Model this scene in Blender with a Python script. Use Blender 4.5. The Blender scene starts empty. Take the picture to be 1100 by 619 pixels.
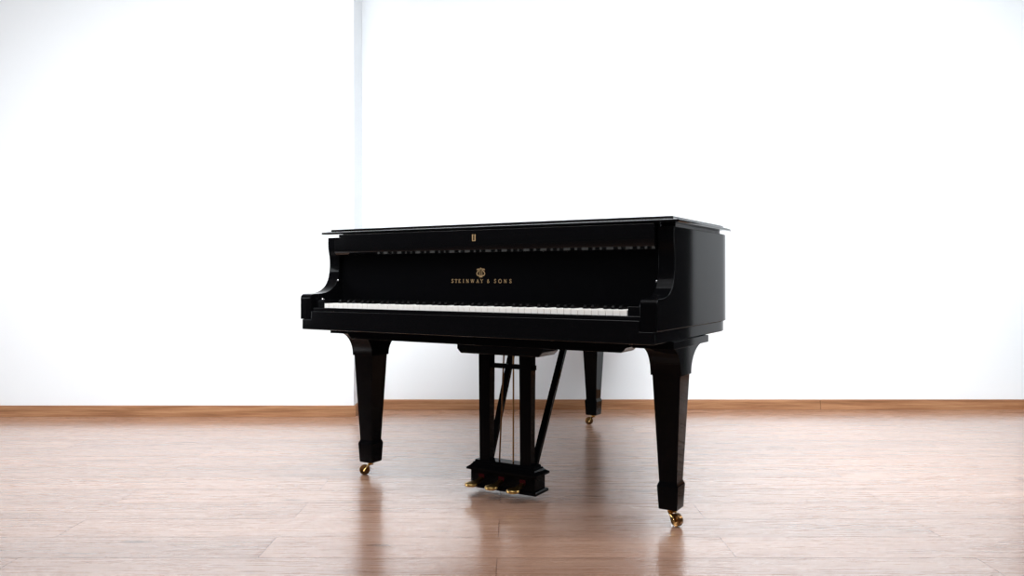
import bpy, bmesh, math, random
from mathutils import Vector, Matrix
random.seed(7)
C = bpy.context.scene.collection
PI = math.pi
cos, sin = math.cos, math.sin

# ------------------------------------------------------------------ materials
def mat(name, col, rough=.5, metal=0., spec=.5, ior=1.5, coat=0.):
    m = bpy.data.materials.new(name); m.use_nodes = True
    b = m.node_tree.nodes['Principled BSDF']
    b.inputs['Base Color'].default_value = (*col, 1)
    b.inputs['Roughness'].default_value = rough
    b.inputs['Metallic'].default_value = metal
    b.inputs['Specular IOR Level'].default_value = spec
    b.inputs['IOR'].default_value = ior
    b.inputs['Coat Weight'].default_value = coat
    return m

class NT:
    """small helper around a material's node tree"""
    def __init__(s, m): s.t = m.node_tree; s.b = s.t.nodes['Principled BSDF']
    def n(s, typ, **kw):
        o = s.t.nodes.new(typ)
        for k, v in kw.items(): setattr(o, k, v)
        return o
    def l(s, a, b): s.t.links.new(a, b)
    def val(s, sock, v):
        if hasattr(v, 'is_linked') or hasattr(v, 'links'): s.l(v, sock)
        else: sock.default_value = v
    def math(s, op, a, b=0.):
        o = s.n('ShaderNodeMath', operation=op); s.val(o.inputs[0], a); s.val(o.inputs[1], b); return o.outputs[0]
    def ramp(s, fac, stops):
        o = s.n('ShaderNodeValToRGB'); s.l(fac, o.inputs[0]); e = o.color_ramp.elements
        while len(e) < len(stops): e.new(.5)
        for i, (p, c) in enumerate(stops):
            e[i].position = p; e[i].color = (*c, 1) if len(c) == 3 else c
        return o.outputs[0]
    def mix(s, fac, a, b, blend='MIX'):
        o = s.n('ShaderNodeMix', data_type='RGBA', blend_type=blend)
        s.val(o.inputs[0], fac); s.val(o.inputs[6], a); s.val(o.inputs[7], b); return o.outputs[2]

M = {}
M['lacquer'] = mat('black_piano_lacquer', (.0022, .0022, .0026), .05, 0, .06, 1.45)
M['lacquer_trim'] = mat('black_lacquer_trim', (.0022, .0022, .0026), .07, 0, .34, 1.45)
M['lacquer_leg'] = mat('black_lacquer_leg', (.0022, .0022, .0026), .06, 0, .09, 1.45)
M['satin'] = mat('black_satin', (.004, .004, .004), .35, 0, .3)
M['ebony'] = mat('ebony_key', (.003, .003, .003), .25, 0, .16)
M['ivory'] = mat('white_key_plastic', (.86, .83, .79), .3, 0, .4)
M['brass'] = mat('polished_brass', (.62, .40, .15), .2, 1)
M['pedal_brass'] = mat('worn_brass', (.42, .26, .09), .28, 1)
M['dark_brass'] = mat('aged_brass', (.16, .08, .03), .3, 1)
M['gilt'] = mat('gold_leaf', (.34, .22, .10), .45, .2)
M['felt'] = mat('red_felt', (.03, .002, .003), .95, 0, .05)
M['chrome'] = mat('steel_pin', (.6, .6, .62), .2, 1)
M['rubber'] = mat('dark_caster_tyre', (.015, .01, .008), .5)

def wall_mat(name, col):
    m = mat(name, col, .85, 0, .2); t = NT(m)
    tc = t.n('ShaderNodeTexCoord'); nz = t.n('ShaderNodeTexNoise'); nz.inputs['Scale'].default_value = 140
    nz.inputs['Detail'].default_value = 3
    t.l(tc.outputs['Object'], nz.inputs['Vector'])
    bp = t.n('ShaderNodeBump'); bp.inputs['Strength'].default_value = .03; bp.inputs['Distance'].default_value = .002
    t.l(nz.outputs[0], bp.inputs['Height']); t.l(bp.outputs[0], t.b.inputs['Normal'])
    return m
M['wall'] = wall_mat('white_wall_paint', (.865, .885, .91))
M['ceiling'] = wall_mat('white_ceiling_paint', (.8, .81, .82))
M['dark_wall'] = wall_mat('added_dark_wall', (.02, .02, .022))  # near-black, for the added wall that the lacquer mirrors

def grain(t, vec, sx, sy, sz, detail=5, rough=.6, scale=1.):
    mp = t.n('ShaderNodeMapping'); t.l(vec, mp.inputs['Vector']); mp.inputs['Scale'].default_value = (sx, sy, sz)
    nz = t.n('ShaderNodeTexNoise'); nz.inputs['Scale'].default_value = scale
    nz.inputs['Detail'].default_value = detail; nz.inputs['Roughness'].default_value = rough
    t.l(mp.outputs[0], nz.inputs['Vector']); return nz.outputs[0]

def oak_trim():
    m = mat('oak_baseboard', (.4, .2, .1), .45, 0, .35); t = NT(m)
    tc = t.n('ShaderNodeTexCoord'); v = tc.outputs['Object']
    g1 = grain(t, v, 1.6, 40, 45, 6, .65); g2 = grain(t, v, 5, 160, 190, 4, .7)
    f = t.math('ADD', t.math('MULTIPLY', g1, .65), t.math('MULTIPLY', g2, .35))
    c = t.ramp(f, [(.30, (.15, .060, .027)), (.46, (.31, .142, .066)), (.58, (.44, .225, .113)), (.75, (.56, .32, .18))])
    t.l(c, t.b.inputs['Base Color'])
    return m
M['oak'] = oak_trim()

PLANK_W, PLANK_L, Y0, X0 = .1835, 1.38, 2.642, -.733
def floor_mat():
    m = mat('oak_laminate_floor', (.4, .22, .13), .2, 0, .5, 1.72); t = NT(m)
    tc = t.n('ShaderNodeTexCoord'); v = tc.outputs['Object']
    mp = t.n('ShaderNodeMapping'); t.l(v, mp.inputs['Vector'])
    mp.inputs['Location'].default_value = (-X0 + PLANK_L*10 + FL_SHIFT, -Y0 + PLANK_W*41, 0)
    def brick(c1, c2, mo, ms):
        br = t.n('ShaderNodeTexBrick'); br.offset = .5; br.offset_frequency = 2; br.squash = 1
        br.inputs['Scale'].default_value = 1; br.inputs['Brick Width'].default_value = PLANK_L
        br.inputs['Row Height'].default_value = PLANK_W; br.inputs['Mortar Size'].default_value = ms
        br.inputs['Mortar Smooth'].default_value = .1; br.inputs['Bias'].default_value = 0
        br.inputs['Color1'].default_value = c1; br.inputs['Color2'].default_value = c2; br.inputs['Mortar'].default_value = mo
        t.l(mp.outputs[0], br.inputs['Vector']); return br
    tone = brick((0, 0, 0, 1), (1, 1, 1, 1), (.5, .5, .5, 1), .0)
    seam = brick((1, 1, 1, 1), (1, 1, 1, 1), (0, 0, 0, 1), .0016)
    # shift the grain from board to board
    off = t.n('ShaderNodeVectorMath', operation='SCALE'); t.l(tone.outputs['Color'], off.inputs[0]); off.inputs['Scale'].default_value = 13.7
    add = t.n('ShaderNodeVectorMath', operation='ADD'); t.l(v, add.inputs[0]); t.l(off.outputs[0], add.inputs[1]); gv = add.outputs[0]
    g1 = grain(t, gv, 1.1, 13, 1, 6, .6)
    g2 = grain(t, gv, 4, 90, 1, 5, .7)
    g3 = grain(t, gv, 14, 120, 1, 3, .6)
    f = t.math('ADD', t.math('MULTIPLY', g1, .6), t.math('MULTIPLY', g2, .4))
    base = t.ramp(f, [(.28, (.235, .122, .082)), (.44, (.375, .210, .145)), (.56, (.445, .260, .184)), (.75, (.56, .355, .262))])
    tn = t.ramp(tone.outputs['Color'], [(0, (.84, .83, .82)), (1, (1.1, 1.09, 1.07))])
    base = t.mix(1., base, tn, 'MULTIPLY')
    fleck = t.ramp(g3, [(.60, (1, 1, 1)), (.72, (.45, .40, .37))])
    base = t.mix(.8, base, fleck, 'MULTIPLY')
    # scattered knots: short dark dashes along the boards
    mk = t.n('ShaderNodeMapping'); t.l(v, mk.inputs['Vector']); mk.inputs['Scale'].default_value = (1.7, 5.2, 1)
    vo = t.n('ShaderNodeTexVoronoi'); vo.inputs['Scale'].default_value = 1.; t.l(mk.outputs[0], vo.inputs['Vector'])
    kn = t.ramp(vo.outputs['Distance'], [(.03, (.33, .27, .24)), (.10, (1, 1, 1))])
    base = t.mix(.8, base, kn, 'MULTIPLY')
    sm = t.ramp(seam.outputs['Color'], [(0, (.42, .35, .31)), (1, (1, 1, 1))])
    base = t.mix(1., base, sm, 'MULTIPLY')
    t.l(base, t.b.inputs['Base Color'])
    r = t.ramp(g2, [(.3, (.22, .22, .22)), (.7, (.36, .36, .36))])
    t.l(r, t.b.inputs['Roughness'])
    
    pore = t.ramp(g3, [(.50, (1, 1, 1)), (.66, (.45, .45, .45))])
    cs = t.ramp(seam.outputs['Color'], [(0, (.1, .1, .1)), (1, (1, 1, 1))])
    streak = t.ramp(g2, [(.34, (.66, .66, .66)), (.52, (1, 1, 1))])
    cw = t.mix(1., t.mix(1., pore, cs, 'MULTIPLY'), streak, 'MULTIPLY')
    t.l(cw, t.b.inputs['Coat Weight']); t.b.inputs['Coat Roughness'].default_value = .19; t.b.inputs['Coat IOR'].default_value = 1.85
    hgt = t.math('ADD', t.math('MULTIPLY', g2, .25), seam.outputs['Color'])
    bp = t.n('ShaderNodeBump'); bp.inputs['Strength'].default_value = .12; bp.inputs['Distance'].default_value = .001
    t.l(hgt, bp.inputs['Height']); t.l(bp.outputs[0], t.b.inputs['Normal']); t.l(bp.outputs[0], t.b.inputs['Coat Normal'])
    return m
FL_SHIFT = 0.
M['floor'] = floor_mat()

# ------------------------------------------------------------------ mesh helpers
def box(bm, x0, x1, y0, y1, z0, z1):
    vs = [bm.verts.new((x, y, z)) for z in (z0, z1) for y in (y0, y1) for x in (x0, x1)]
    for f in ((0, 2, 3, 1), (4, 5, 7, 6), (0, 1, 5, 4), (2, 6, 7, 3), (0, 4, 6, 2), (1, 3, 7, 5)):
        bm.faces.new([vs[i] for i in f])

def loft(bm, loops, cap=True, closed=True):
    L = [[bm.verts.new(p) for p in lp] for lp in loops]
    n = len(L[0])
    for a, b in zip(L, L[1:]):
        for i in range(n if closed else n-1):
            j = (i+1) % n
            bm.faces.new((a[i], a[j], b[j], b[i]))
    if cap:
        bm.faces.new(L[0][::-1]); bm.faces.new(L[-1])

def prism(bm, poly, axis, a, b):
    """extrude a 2-D polygon along axis: x -> (y,z) polygon, y -> (x,z), z -> (x,y)"""
    def P(p, t): return {'x': (t, p[0], p[1]), 'y': (p[0], t, p[1]), 'z': (p[0], p[1], t)}[axis]
    loft(bm, [[P(p, a) for p in poly], [P(p, b) for p in poly]])

def tube(bm, pts, r, n=10, flat=1.):
    pts = [Vector(p) for p in pts]; R = r if hasattr(r, '__len__') else [r]*len(pts)
    loops = []
    t0 = (pts[1]-pts[0]).normalized()
    up = Vector((0, 0, 1)) if abs(t0.z) < .9 else Vector((1, 0, 0))
    u = t0.cross(up).normalized()
    for i, p in enumerate(pts):
        a = pts[max(0, i-1)]; b = pts[min(len(pts)-1, i+1)]
        t = (b-a).normalized(); u = (u - t*u.dot(t)).normalized(); w = t.cross(u)
        loops.append([p + u*R[i]*cos(2*PI*k/n) + w*R[i]*flat*sin(2*PI*k/n) for k in range(n)])
    loft(bm, loops)

def lathe(bm, prof, o, axis=(0, 0, 1), n=24):
    """prof: (radius, height) along axis from o"""
    ax = Vector(axis).normalized(); u = ax.orthogonal().normalized(); w = ax.cross(u); o = Vector(o)
    loops = [[o + ax*h + (u*cos(2*PI*k/n)+w*sin(2*PI*k/n))*max(r, 1e-5) for k in range(n)] for r, h in prof]
    loft(bm, loops)

def obj(name, bm, m, parent=None, bevel=0., seg=2, smooth=True, ang=32):
    bmesh.ops.recalc_face_normals(bm, faces=bm.faces)
    me = bpy.data.meshes.new(name); bm.to_mesh(me); bm.free()
    me.materials.append(M[m] if isinstance(m, str) else m)
    if smooth:
        me.polygons.foreach_set('use_smooth', [True]*len(me.polygons))
        me.set_sharp_from_angle(angle=math.radians(ang))
    o = bpy.data.objects.new(name, me); C.objects.link(o)
    if parent: o.parent = parent
    if bevel:
        b = o.modifiers.new('edge', 'BEVEL'); b.width = bevel; b.segments = seg; b.limit_method = 'ANGLE'
        b.angle_limit = math.radians(35); b.harden_normals = True
    return o
def B(): return bmesh.new()
def struct(name, bm, m, **k):
    o = obj(name, bm, m, smooth=False, **k); o['kind'] = 'structure'; return o

# ------------------------------------------------------------------ the room
YL, YB, XC = 4.588, 4.835, -.920          # projecting wall, recessed wall, corner between them
HC = 3.05                                 # ceiling height
XR, XL = 3.17, -5.2
bm = B(); box(bm, XL, XR+.2, -3, YB+.2, -.06, 0); struct('floor', bm, 'floor')
bm = B(); box(bm, XL, XC, YL, YB+.15, 0, HC); struct('wall_left', bm, 'wall')
bm = B(); box(bm, XC, XR+.15, YB, YB+.15, 0, HC); struct('wall_back', bm, 'wall')
bm = B(); box(bm, XR, XR+.15, -1, YB, 0, HC); struct('added_wall_right', bm, 'dark_wall')  # unseen wall, added dark so the case side reflects little light
bm = B(); box(bm, XL, XR+.15, -.8, YB+.15, HC, HC+.1); struct('ceiling', bm, 'ceiling')
T, BH = .015, .064
bm = B(); box(bm, XL, XC+T, YL-T, YL, 0, BH); box(bm, XC, XC+T, YL, YB, 0, BH); struct('baseboard_left', bm, 'oak', bevel=.0015)
bm = B(); xj = 1.885
box(bm, XC+T, xj-.0008, YB-T, YB, 0, BH-.003); box(bm, xj+.0008, XR, YB-T, YB, 0, BH-.003); struct('baseboard_back', bm, 'oak', bevel=.0015)
bm = B(); box(bm, XR-T, XR, -1, YB-T, 0, BH-.003); struct('baseboard_right', bm, 'oak', bevel=.0015)

# ------------------------------------------------------------------ the grand piano
TH = .5375
piano = bpy.data.objects.new('grand_piano', None); C.objects.link(piano)
piano.empty_display_size = .2
piano.location = (-.1844, 2.6685, 0); piano.rotation_euler = (0, 0, -TH)
piano['label'] = 'glossy black grand piano with closed lid and white keys on bare wooden floor'
piano['category'] = 'piano'

W, AX = .715, .662           # half width of the case, inner face of the arms
Z0, ZB, ZR = .611, .650, .966   # underside, base step, rim top
LID0 = .978
YA = .165                    # where arms run into the rim

def rim_path(w):
    """outline of the case seen from above, from right front round the tail to left front"""
    pts = [(w, YA), (w, .30), (w, .45), (w, .62)]
    x, y, h = w, .655, PI/2
    def arc(R, deg, n):
        nonlocal x, y, h
        s = 1 if deg > 0 else -1; d = math.radians(abs(deg))/n
        for _ in range(n):
            L = 2*R*sin(d/2); h += s*d/2; x += L*cos(h); y += L*sin(h); h += s*d/2; pts.append((x, y))
    pts.append((x, y))
    arc(.30, 48, 16)
    for _ in range(4): x += .12*cos(h); y += .12*sin(h); pts.append((x, y))
    arc(.75, -42, 14)
    for _ in range(2): x += .06*cos(h); y += .06*sin(h); pts.append((x, y))
    # tail: turn by (3pi/2 - h) ending exactly on x = -w
    tot = 1.5*PI - h
    # dx of an arc radius R from heading h to 3pi/2 : R*(sin(end)-sin(h)) = R*(-1 - sin h)
    R = (x + w)/(1 + sin(h))
    arc(R, math.degrees(tot), 30)
    yy = y
    for k in range(1, 5): pts.append((-w, yy + (YA-yy)*k/4))
    return pts

def offset(pts, d):
    """offset an open/closed polyline outwards (right of travel) by d"""
    out = []; n = len(pts)
    for i in range(n):
        a = Vector(pts[i-1]) if i else None; p = Vector(pts[i]); b = Vector(pts[(i+1) % n]) if i < n-1 else None
        ns = []
        for q, r in ((a, p), (p, b)):
            if q is None or r is None or (r-q).length < 1e-6: continue
            t = (r-q).normalized(); ns.append(Vector((t.y, -t.x)))
        m = sum(ns, Vector((0, 0))).normalized(); k = m.dot(ns[0])
        out.append(tuple(p + m*d/max(k, .3)))
    return out
path = rim_path(W)

# case: bent rim with both arms
bm = B()
inn = offset(path, -(W-AX))
loft(bm, [[(*p, ZB), (*p, ZR), (*q, ZR), (*q, ZB)] for p, q in zip(path, inn)], cap=False)
# arm profile in (y, z): nose, scroll, S-curve, upright
def bez(p0, p1, p2, p3, n):
    return [tuple((1-t)**3*a+3*(1-t)**2*t*b+3*(1-t)*t*t*c+t**3*d for a, b, c, d in zip(p0, p1, p2, p3)) for t in [i/n for i in range(n+1)]]
YN, YU = -.0205, .1365       # nose of the arms, waist of the upright
prof = [(YA, ZB), (YN, ZB)]
prof += bez((YN, .722), (YN-.001, .738), (YN+.005, .7455), (YN+.021, .7462), 8)
prof += bez((YN+.045, .7467), (.062, .7475), (.088, .754), (YU-.0245, .778), 10)
prof += bez((YU-.0245, .778), (YU-.0095, .797), (YU, .825), (YU, .865), 10)[1:]
prof += bez((YU, .865), (YU, .895), (YU-.0095, .912), (YU-.0095, .93), 6)[1:]
prof += [(YU-.0095, ZR), (YA, ZR)]
for s in (-1, 1):
    a, b = (AX, W) if s > 0 else (-W, -AX)
    prism(bm, prof, 'x', a, b)
# inner frame of the case that carries the closed lid, standing proud of the rim
bm2 = B()
ip = [p for p in offset(path, -.022) if p[1] > .20]
ip = [(AX-.002, .20)] + [(W-.022, .205)] + ip + [(-W+.022, .205)] + [(-AX+.002, .20)]
ip = [(AX-.002, .155)] + ip + [(-AX+.002, .155)]
prism(bm2, ip, 'z', .80, LID0-.0005)
bmesh.ops.remove_doubles(bm, verts=bm.verts, dist=1e-5)
bmesh.ops.delete(bm, geom=[f for f in bm.faces if all(abs(v.co.y-YA) < 1e-5 for v in f.verts)], context='FACES_ONLY')
case = obj('case', bm, 'lacquer', piano, bevel=.0022, seg=3)
obj('inner_frame', bm2, 'satin', piano)

# base: the keybed and the plinth running round under the rim
bm = B()
bp = offset(path, -.008)
bp = [(W-.008, -.0125)] + bp[1:] + [(-W+.008, -.0125)]
prism(bm, bp, 'z', Z0, ZB)
obj('keybed', bm, 'lacquer', piano, bevel=.0035, seg=3)
bm = B(); prism(bm, [(-W+.008, Z0), (W-.008, Z0), (W-.008, ZB-.0005), (AX-.001, ZB-.0005), (AX-.001, .6815), (-AX+.001, .6815), (-AX+.001, ZB-.0005), (-W+.008, ZB-.0005)], 'y', -.0200, -.0122); obj('front_rail', bm, 'lacquer_trim', piano, bevel=.003, seg=3)
bm = B(); box(bm, -AX+.001, AX-.001, -.0120, -.0015, ZB, .6945); obj('key_slip', bm, 'lacquer_trim', piano, bevel=.003, seg=3)

# cross beam under the keybed with bevelled ends
bm = B()
prism(bm, [(-.573, .5905), (-.555, .5735), (.559, .5735), (.577, .5905), (.577, Z0+.001), (-.573, Z0+.001)], 'y', .085, .185)
obj('cross_beam', bm, 'lacquer_leg', piano, bevel=.002)

# lid
LW = W+.020
lp = offset(path, .020)
lp = [(LW, .112)] + lp + [(-LW, .112)]
def closed_offset(pts, d):
    n = len(pts); out = []
    for i in range(n):
        a, p, b = Vector(pts[i-1]), Vector(pts[i]), Vector(pts[(i+1) % n])
        ns = []
        for q, r in ((a, p), (p, b)):
            if (r-q).length < 1e-6: continue
            t = (r-q).normalized(); ns.append(Vector((t.y, -t.x)))
        m = sum(ns, Vector((0, 0))).normalized(); out.append(tuple(p+m*d/max(m.dot(ns[0]), .3)))
    return out
bm = B()
stack = [(-.0025, LID0), (0, LID0+.002), (0, LID0+.0070), (-.001, LID0+.0083), (-.026, LID0+.0152), (-.027, LID0+.0195), (-.029, LID0+.021)]
loft(bm, [[(*q, z) for q in closed_offset(lp, d)] for d, z in stack])
obj('lid', bm, 'lacquer_trim', piano, ang=20)

# fallboard, standing open: panel, rolled lip, lock, lettering, lyre badge, hinge pins
YF = .150
bm = B(); box(bm, -AX+.002, AX-.002, YF, YF+.012, .716, .905)
fall = obj('fallboard', bm, 'lacquer', piano)
YLIP = .106
lipp = [(YLIP, .956), (YF+.012, .956), (YF+.012, .895), (YF-.006, .895), (YLIP+.0135, .8955), (YLIP+.009, .8975), (YLIP+.0015, .9055), (YLIP, .910)]
bm = B(); prism(bm, lipp, 'x', -AX+.002, AX-.002)
prism(bm, [(YLIP, .956), (YLIP, .974), (YLIP+.002, .976), (YF, .976), (YF, .956)], 'x', -.636, AX-.004)
obj('fallboard_lip', bm, 'lacquer_trim', fall, ang=20)
bm = B()
for dx in (-.0050, .0050):
    lathe(bm, [(.0001, -.0012), (.0026, -.001), (.003, 0)], (dx-.004, YLIP, .957), (0, 1, 0), 10)
    box(bm, dx-.004-.0019, dx-.004+.0019, YLIP-.0012, YLIP+.001, .938, .957)
box(bm, -.0105, .0025, YLIP-.0007, YLIP+.001, .936, .939)
o = obj('lock', bm, 'gilt', fall); o['label'] = 'small brass lock on the fallboard lip'
for s in (-1, 1):
    bm = B(); lathe(bm, [(.0045, 0), (.0045, .003), (.003, .0045), (.0001, .005)], (s*(AX-.0), .128, .797), (-s, 0, 0), 12)
    obj('hinge_pin', bm, 'chrome', fall)

# lettering strokes, (x, z) in units of the cap height; T = stem, t = hairline
H = .0128; TS, ts = .15, .075
S_ = [(.62, .80), (.52, .96), (.32, 1.0), (.14, .92), (.10, .74), (.24, .58), (.46, .45), (.60, .28), (.54, .09), (.34, 0), (.14, .05), (.04, .22)]
O_ = [(.45+.45*cos(a), .5+.5*sin(a)) for a in [2*PI*k/20 for k in range(21)]]
G = {
 'S': [(S_, TS*.85)],
 'T': [([(.4, 0), (.4, 1)], TS), ([(0, .97), (.8, .97)], ts), ([(.02, .97), (.02, .74)], ts), ([(.78, .97), (.78, .74)], ts), ([(.2, .03), (.6, .03)], ts)],
 'E': [([(.16, 0), (.16, 1)], TS), ([(0, .97), (.64, .97)], ts), ([(.16, .52), (.5, .52)], ts), ([(0, .03), (.68, .03)], ts), ([(.63, .97), (.63, .76)], ts), ([(.67, .03), (.67, .26)], ts)],
 'I': [([(.2, 0), (.2, 1)], TS), ([(0, .97), (.4, .97)], ts), ([(0, .03), (.4, .03)], ts)],
 'N': [([(.14, 0), (.14, 1)], ts), ([(.12, 1), (.76, 0)], TS), ([(.78, 0), (.78, 1)], ts), ([(0, .03), (.28, .03)], ts), ([(0, .97), (.2, .97)], ts), ([(.64, .97), (.92, .97)], ts)],
 'W': [([(.10, 1), (.36, 0)], TS), ([(.36, 0), (.60, 1)], ts), ([(.58, 1), (.86, 0)], TS), ([(.86, 0), (1.10, 1)], ts), ([(0, .97), (.26, .97)], ts), ([(.48, .97), (.74, .97)], ts), ([(.98, .97), (1.2, .97)], ts)],
 'A': [([(.10, 0), (.44, 1)], ts), ([(.42, 1), (.80, 0)], TS), ([(.22, .34), (.66, .34)], ts), ([(0, .03), (.24, .03)], ts), ([(.64, .03), (.94, .03)], ts)],
 'Y': [([(.10, 1), (.43, .46)], TS), ([(.80, 1), (.43, .46)], ts), ([(.43, 0), (.43, .48)], TS), ([(0, .97), (.26, .97)], ts), ([(.66, .97), (.92, .97)], ts), ([(.24, .03), (.62, .03)], ts)],
 '&': [([(.80, .05), (.24, .72), (.24, .90), (.36, 1.), (.50, .90), (.48, .74), (.14, .40), (.06, .20), (.16, .04), (.36, 0), (.56, .10), (.74, .46)], TS*.75)],
 'O': [(O_, TS*.85)],
}
def strokes(bm, pts, w, ox, oz, sc, y, dep=.0006):
    """a flat ribbon of width w along pts, on the plane facing -y"""
    n = len(pts); L = []; R = []
    for i, p in enumerate(pts):
        a = Vector(pts[max(0, i-1)]); b = Vector(pts[min(n-1, i+1)]); t = (b-a).normalized(); m = Vector((-t.y, t.x))*w/2
        L.append(Vector(p)+m); R.append(Vector(p)-m)
    for i in range(n-1):
        q = [L[i], L[i+1], R[i+1], R[i]]
        loft(bm, [[(ox+v.x*sc, yy, oz+v.y*sc) for v in q] for yy in (y, y-dep)])
bm = B()
for c, u in zip('STEINWAY&SONS', (90, 150, 205, 268, 333, 412, 495, 560, 660, 765, 840, 920, 997)):
    xs = [p[0] for st, _ in G[c] for p in st]; mid = (min(xs)+max(xs))/2
    for st, w in G[c]: strokes(bm, st, w, -.0035+(u-543)*.00027-mid*H, .7895, H, YF)
o = obj('lettering', bm, 'gilt', fall, smooth=False); o['label'] = 'gold lettering'
# lyre badge above the name
bm = B()
def badge(pts, w): strokes(bm, pts, w, -.0035, .809, .0345, YF)
for s in (-1, 1):
    badge([(s*x, z) for x, z in bez((.10, .14), (.55, .16), (.55, .45), (.36, .60), 8) + bez((.36, .60), (.22, .72), (.24, .82), (.42, .86), 6)[1:]], .10)
    badge([(s*.44, .86), (s*.47, .78), (s*.40, .76)], .07)
    badge([(s*.10, .14), (s*.22, .20)], .12)
    badge([(s*.07, .2), (s*.07, .84)], .035)
    badge([(s*.17, .2), (s*.17, .80)], .035)
badge([(-.44, .84), (0, .88), (.44, .84)], .08)
badge([(0, .88), (0, 1.0)], .10)
badge([(-.18, .06), (.18, .06)], .12); badge([(-.1, .15), (.1, .15)], .12)
o = obj('lyre_badge', bm, 'gilt', fall, smooth=False); o['label'] = 'gold lyre emblem'

# key blocks at both ends of the keyboard, each with its screw knob
KX = .6125; KC = .0025
for s in (-1, 1):
    a, b = (KC+KX+.001, AX-.001) if s > 0 else (-AX+.001, KC-KX-.001)
    bm = B(); box(bm, a, b, .000, YF, ZB, .722)
    kb = obj('key_block', bm, 'lacquer_trim', piano, bevel=.0015, seg=2)
    bm = B(); lathe(bm, [(.0065, 0), (.0065, .003), (.005, .006), (.002, .008), (.0001, .0085)], (s*(AX-.013), .03, .722), (0, 0, 1), 16)
    obj('knob', bm, 'chrome', kb)
bm = B(); box(bm, KC-KX, KC+KX, YF-.012, YF-.0005, .709, .7155); obj('nameboard_felt', bm, 'felt', piano)

# keys: 52 white, 36 black
PW = 2*KX/52; KT, KBT = .7105, .6895
names = 'ABCDEFG'; boff = {'A': .0018, 'C': -.0020, 'D': .0020, 'F': -.0028, 'G': 0.}
def has_sharp(i): return names[i % 7] in 'ACDFG' and i < 51
for i in range(52):
    x0 = KC-KX+i*PW+.0007; x1 = KC-KX+(i+1)*PW-.0007
    xr = x1; xl = x0
    if has_sharp(i): xr = KC-KX+(i+1)*PW+boff[names[i % 7]]-.0070
    if i > 0 and has_sharp(i-1): xl = KC-KX+i*PW+boff[names[(i-1) % 7]]+.0070
    poly = [(x0, 0), (x1, 0), (x1, .0495), (xr, .0495), (xr, .149), (xl, .149), (xl, .0495), (x0, .0495)]
    bm = B(); P = []
    for p in poly:
        if p not in P: P.append(p)
    prism(bm, P, 'z', KBT, KT)
    obj('white_key', bm, 'ivory', piano, bevel=.0008, seg=2)
for i in range(51):
    if not has_sharp(i): continue
    xc = KC-KX+(i+1)*PW+boff[names[i % 7]]
    bm = B()
    def rect(w, ya, yb, z): return [(xc-w, ya, z), (xc+w, ya, z), (xc+w, yb, z), (xc-w, yb, z)]
    loft(bm, [rect(.0056, .0515, .149, KBT), rect(.0056, .0515, .149, KT), rect(.0052, .0530, .149, KT+.006), rect(.0047, .0585, .149, KT+.0112), rect(.0040, .0615, .149, KT+.0125)])
    obj('black_key', bm, 'ebony', piano, bevel=.0008, seg=2)

# legs with casters
def make_leg(lx, ly, head, fr=.085, bk=.135, ext=.030):
    bm = B()
    def sec(hx, y0, y1, z): return [(lx-hx, ly+y0, z), (lx+hx, ly+y0, z), (lx+hx, ly+y1, z), (lx-hx, ly+y1, z)]
    def sq(h, z): return sec(h, -h, h, z)
    zc = .588
    L = [sq(.029, .0545), sq(.0315, .057), sq(.0357, .131), sq(.0350, .1335), sq(.0302, .1445), sq(.0301, .147), sq(.0468, .492), sq(.0515, .4925)]
    n = 14
    for k in range(n+1):
        t = k/n*PI/2
        L.append(sec(.0515, -.0515-fr*(1-cos(t)), .0515+bk*(1-cos(t)), .4945+(zc-.4945)*sin(t)))
    loft(bm, L)
    box(bm, lx-.067, lx+.067, ly-.0515-fr-ext, ly+.0515+bk+.004, zc, Z0+.0005)
    leg = obj('leg', bm, 'lacquer_leg', piano, bevel=.0018, seg=2, ang=25)
    # caster: stem and fork in one brass piece, wheel in another
    a = head + TH; d = Vector((cos(a), sin(a), 0)); s = Vector((-sin(a), cos(a), 0))
    o = Vector((lx, ly, 0)); wc = o + d*.024 + Vector((0, 0, .0215))
    bm = B()
    lathe(bm, [(.019, .0545), (.019, .0515), (.012, .0495), (.010, .044), (.012, .0415), (.001, .040)], o, (0, 0, 1), 20)
    for q in (-1, 1):
        tube(bm, [o + s*q*.007 + Vector((0, 0, .0460)), o + d*.010 + s*q*.0125 + Vector((0, 0, .040)), o + d*.018 + s*q*.0125 + Vector((0, 0, .030)), wc + s*q*.0125, wc + s*q*.0125 + d*.004 - Vector((0, 0, .004))], [.007, .0078, .0075, .0075, .004], 10, .45)
    lathe(bm, [(.004, -.0165), (.0055, -.0155), (.0055, .0155), (.004, .0165)], wc, s, 14)
    fk = obj('caster_fork', bm, 'brass', leg, ang=40); fk['label'] = 'brass caster fork'
    bm = B()
    lathe(bm, [(.006, -.0075), (.0125, -.0085), (.014, -.0072), (.019, -.0088), (.0212, -.0068), (.0215, 0), (.0212, .0068), (.019, .0088), (.014, .0072), (.0125, .0085), (.006, .0075)], wc, s, 28)
    wh = obj('caster_wheel', bm, 'dark_brass', leg, ang=40)
    return leg
make_leg(-.630, .2856, PI, ext=.027)
make_leg(.650, .2856, math.radians(-52))
make_leg(-.312, 1.7580, math.radians(180), .05, .05)

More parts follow.
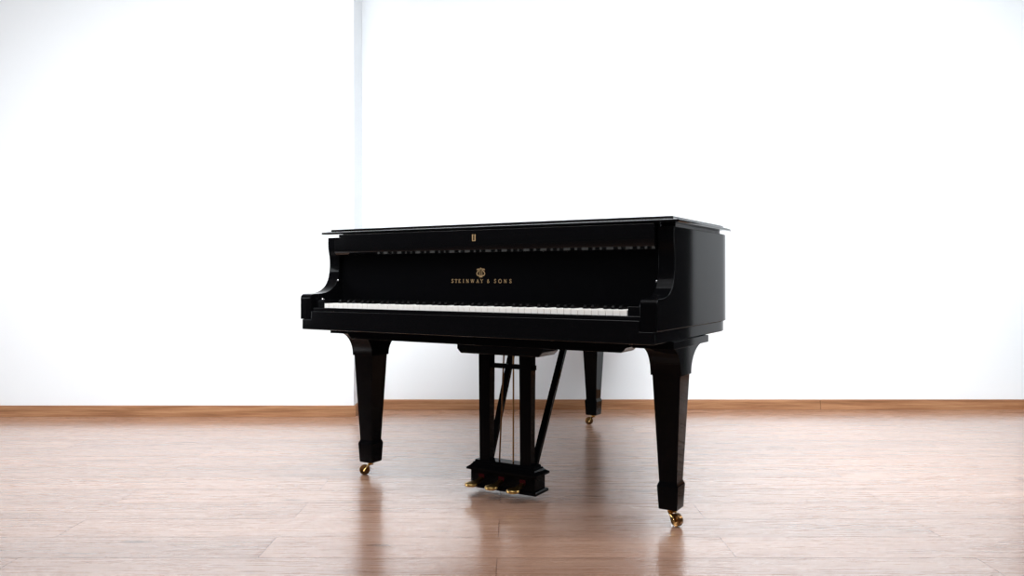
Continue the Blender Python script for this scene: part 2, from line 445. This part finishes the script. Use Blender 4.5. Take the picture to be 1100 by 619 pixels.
# pedal lyre
bm = B()
prism(bm, [(-.176, .541), (-.160, .525), (.174, .525), (.190, .541), (.190, Z0), (-.176, Z0)], 'y', .250, .372)
lyre = obj('pedal_lyre', bm, 'lacquer_trim', piano, bevel=.0025)
for cxp in (-.0885, .0885):
    bm = B()
    def ps(w, d, z): return [(cxp-w, .306-d+.016, z), (cxp+w, .306-d+.016, z), (cxp+w, .306+d+.016, z), (cxp-w, .306+d+.016, z)]
    loft(bm, [ps(.0225, .0165, .105), ps(.0255, .0185, .527)])
    obj('post', bm, 'lacquer', lyre, bevel=.002)
bm = B(); box(bm, -.066, .124, .315, .328, .469, .487); obj('crossbar', bm, 'lacquer', lyre, bevel=.001)
bm = B()
yb0, yb1, hb = .289, .366, .138
def rb(e, z): return [(-hb-e, yb0-e, z), (hb+e, yb0-e, z), (hb+e, yb1+e, z), (-hb-e, yb1+e, z)]
loft(bm, [rb(.008, .020), rb(.010, .022), rb(.010, .030), rb(.006, .033), rb(0, .034), rb(0, .082), rb(.003, .083), rb(.013, .086), rb(.013, .0935), rb(.010, .0955), rb(.004, .099), rb(-.004, .107), rb(-.006, .112), rb(-.010, .1125), rb(-.012, .121)])
obj('pedal_box', bm, 'lacquer', lyre, ang=20)
for k, px in enumerate((-.090, -.003, .088)):
    bm = B()
    P = []
    tip = [(-.0245, .0), (-.0235, -.012), (-.017, -.022), (-.006, -.027), (.006, -.027), (.017, -.022), (.0235, -.012), (.0245, 0), (.019, .012), (.011, .024), (.0085, .045), (.0085, .085), (-.0085, .085), (-.0085, .045), (-.011, .024), (-.019, .012)]
    yo = .222
    def zt(y): return .0495 + (.010 if y > .03 else 0)*(y-.03)/.055
    loft(bm, [[(px+x*.9, yo+y*.98, zt(y)-.007) for x, y in tip], [(px+x, yo+y, zt(y)-.004) for x, y in tip], [(px+x, yo+y, zt(y)+.001) for x, y in tip], [(px+x*.86, yo+y*.9, zt(y)+.0045) for x, y in tip]])
    o = obj('pedal', bm, 'pedal_brass', lyre, ang=50); o['label'] = 'brass pedal'
    bm = B(); box(bm, px-.012, px+.012, yb0-.0022, yb0+.002, .056, .072)
    o = obj('pedal_felt', bm, 'felt', lyre); o['label'] = 'red felt behind pedal'
for (xa, xb) in ((-.040, -.020), (.0205, .0215)):
    bm = B(); tube(bm, [(xa, .335, .115), (xb, .335, .530)], .0032, 10); obj('pedal_rod', bm, 'dark_brass', lyre)
for s, yt, zt_, x0, x1 in ((-1, .560, .60, -.094, -.094), (1, .640, .60, .100, .100)):
    bm = B(); a = Vector((x0, .352, .108)); b = Vector((x1, yt, .612))
    t = (b-a).normalized(); n_ = Vector((1, 0, 0)); w = t.cross(n_)
    loft(bm, [[p + n_*i*.0125 + w*j*.0085 for i, j in ((-1, -1), (1, -1), (1, 1), (-1, 1))] for p in (a, b)])
    obj('brace', bm, 'lacquer', lyre, bevel=.0015)

# ------------------------------------------------------------------ light
def area(name, loc, sx, sy, power, col, aim=None, spread=180):
    l = bpy.data.lights.new(name, 'AREA'); l.shape = 'RECTANGLE'; l.size = sx; l.size_y = sy
    l.energy = power; l.color = col; l.spread = math.radians(spread)
    o = bpy.data.objects.new(name, l); o.location = loc; C.objects.link(o)
    if aim: o.rotation_euler = (Vector(aim)-Vector(loc)).to_track_quat('-Z', 'Y').to_euler()
    return o
# unseen fills added near the ceiling: strips brighten the wall, panels floor and keys
COOL = (.91, .97, 1)
area('added_wall_fill', (-.1, 1.7, HC-.12), 6.0, .3, 74, COOL, (-.1, YB, .75), 96)
area('added_wall_fill', (2.2, 1.7, HC-.12), 1.8, .3, 27, COOL, (2.9, YB, 1.1), 96)
area('added_wall_fill', (-2.9, 1.7, HC-.12), 1.6, .3, 3, COOL, (-3.2, YB, .4), 96)
area('added_overhead_fill', (0, 1.6, HC-.03), 3.5, 2.4, 65, (.95, .98, 1))
area('added_overhead_fill', (-.6, -.2, HC-.03), 2.4, .6, 40, (.95, .98, 1))
# added side fills, no windows there, lighting the floor under the piano
SIDE_COL = (.90, .96, 1)
area('added_side_fill', (XR-.02, 2.9, 1.15), 1.7, 1.5, 34, SIDE_COL, (0, 2.5, .3), 120)
area('added_side_fill', (-4.9, 2.9, 1.15), 1.7, 1.5, 26, SIDE_COL, (0, 2.9, .2), 100)
w = bpy.data.worlds.new('world'); bpy.context.scene.world = w; w.use_nodes = True
w.node_tree.nodes['Background'].inputs[0].default_value = (.5, .52, .55, 1)
w.node_tree.nodes['Background'].inputs[1].default_value = .08

# ------------------------------------------------------------------ camera
cd = bpy.data.cameras.new('camera'); cam = bpy.data.objects.new('camera', cd); C.objects.link(cam)
cd.sensor_width = 36; cd.lens = 847.58/1100*36
cam.location = (0, 0, .8094); cam.rotation_euler = (PI/2, 0, 0)
cd.shift_y = -(309.5-297.97)/1100
sc = bpy.context.scene; sc.camera = cam
vs = sc.view_settings
vs.view_transform = 'Standard'; vs.look = 'None'; vs.gamma = 1; vs.exposure = .1; vs.use_curve_mapping = False
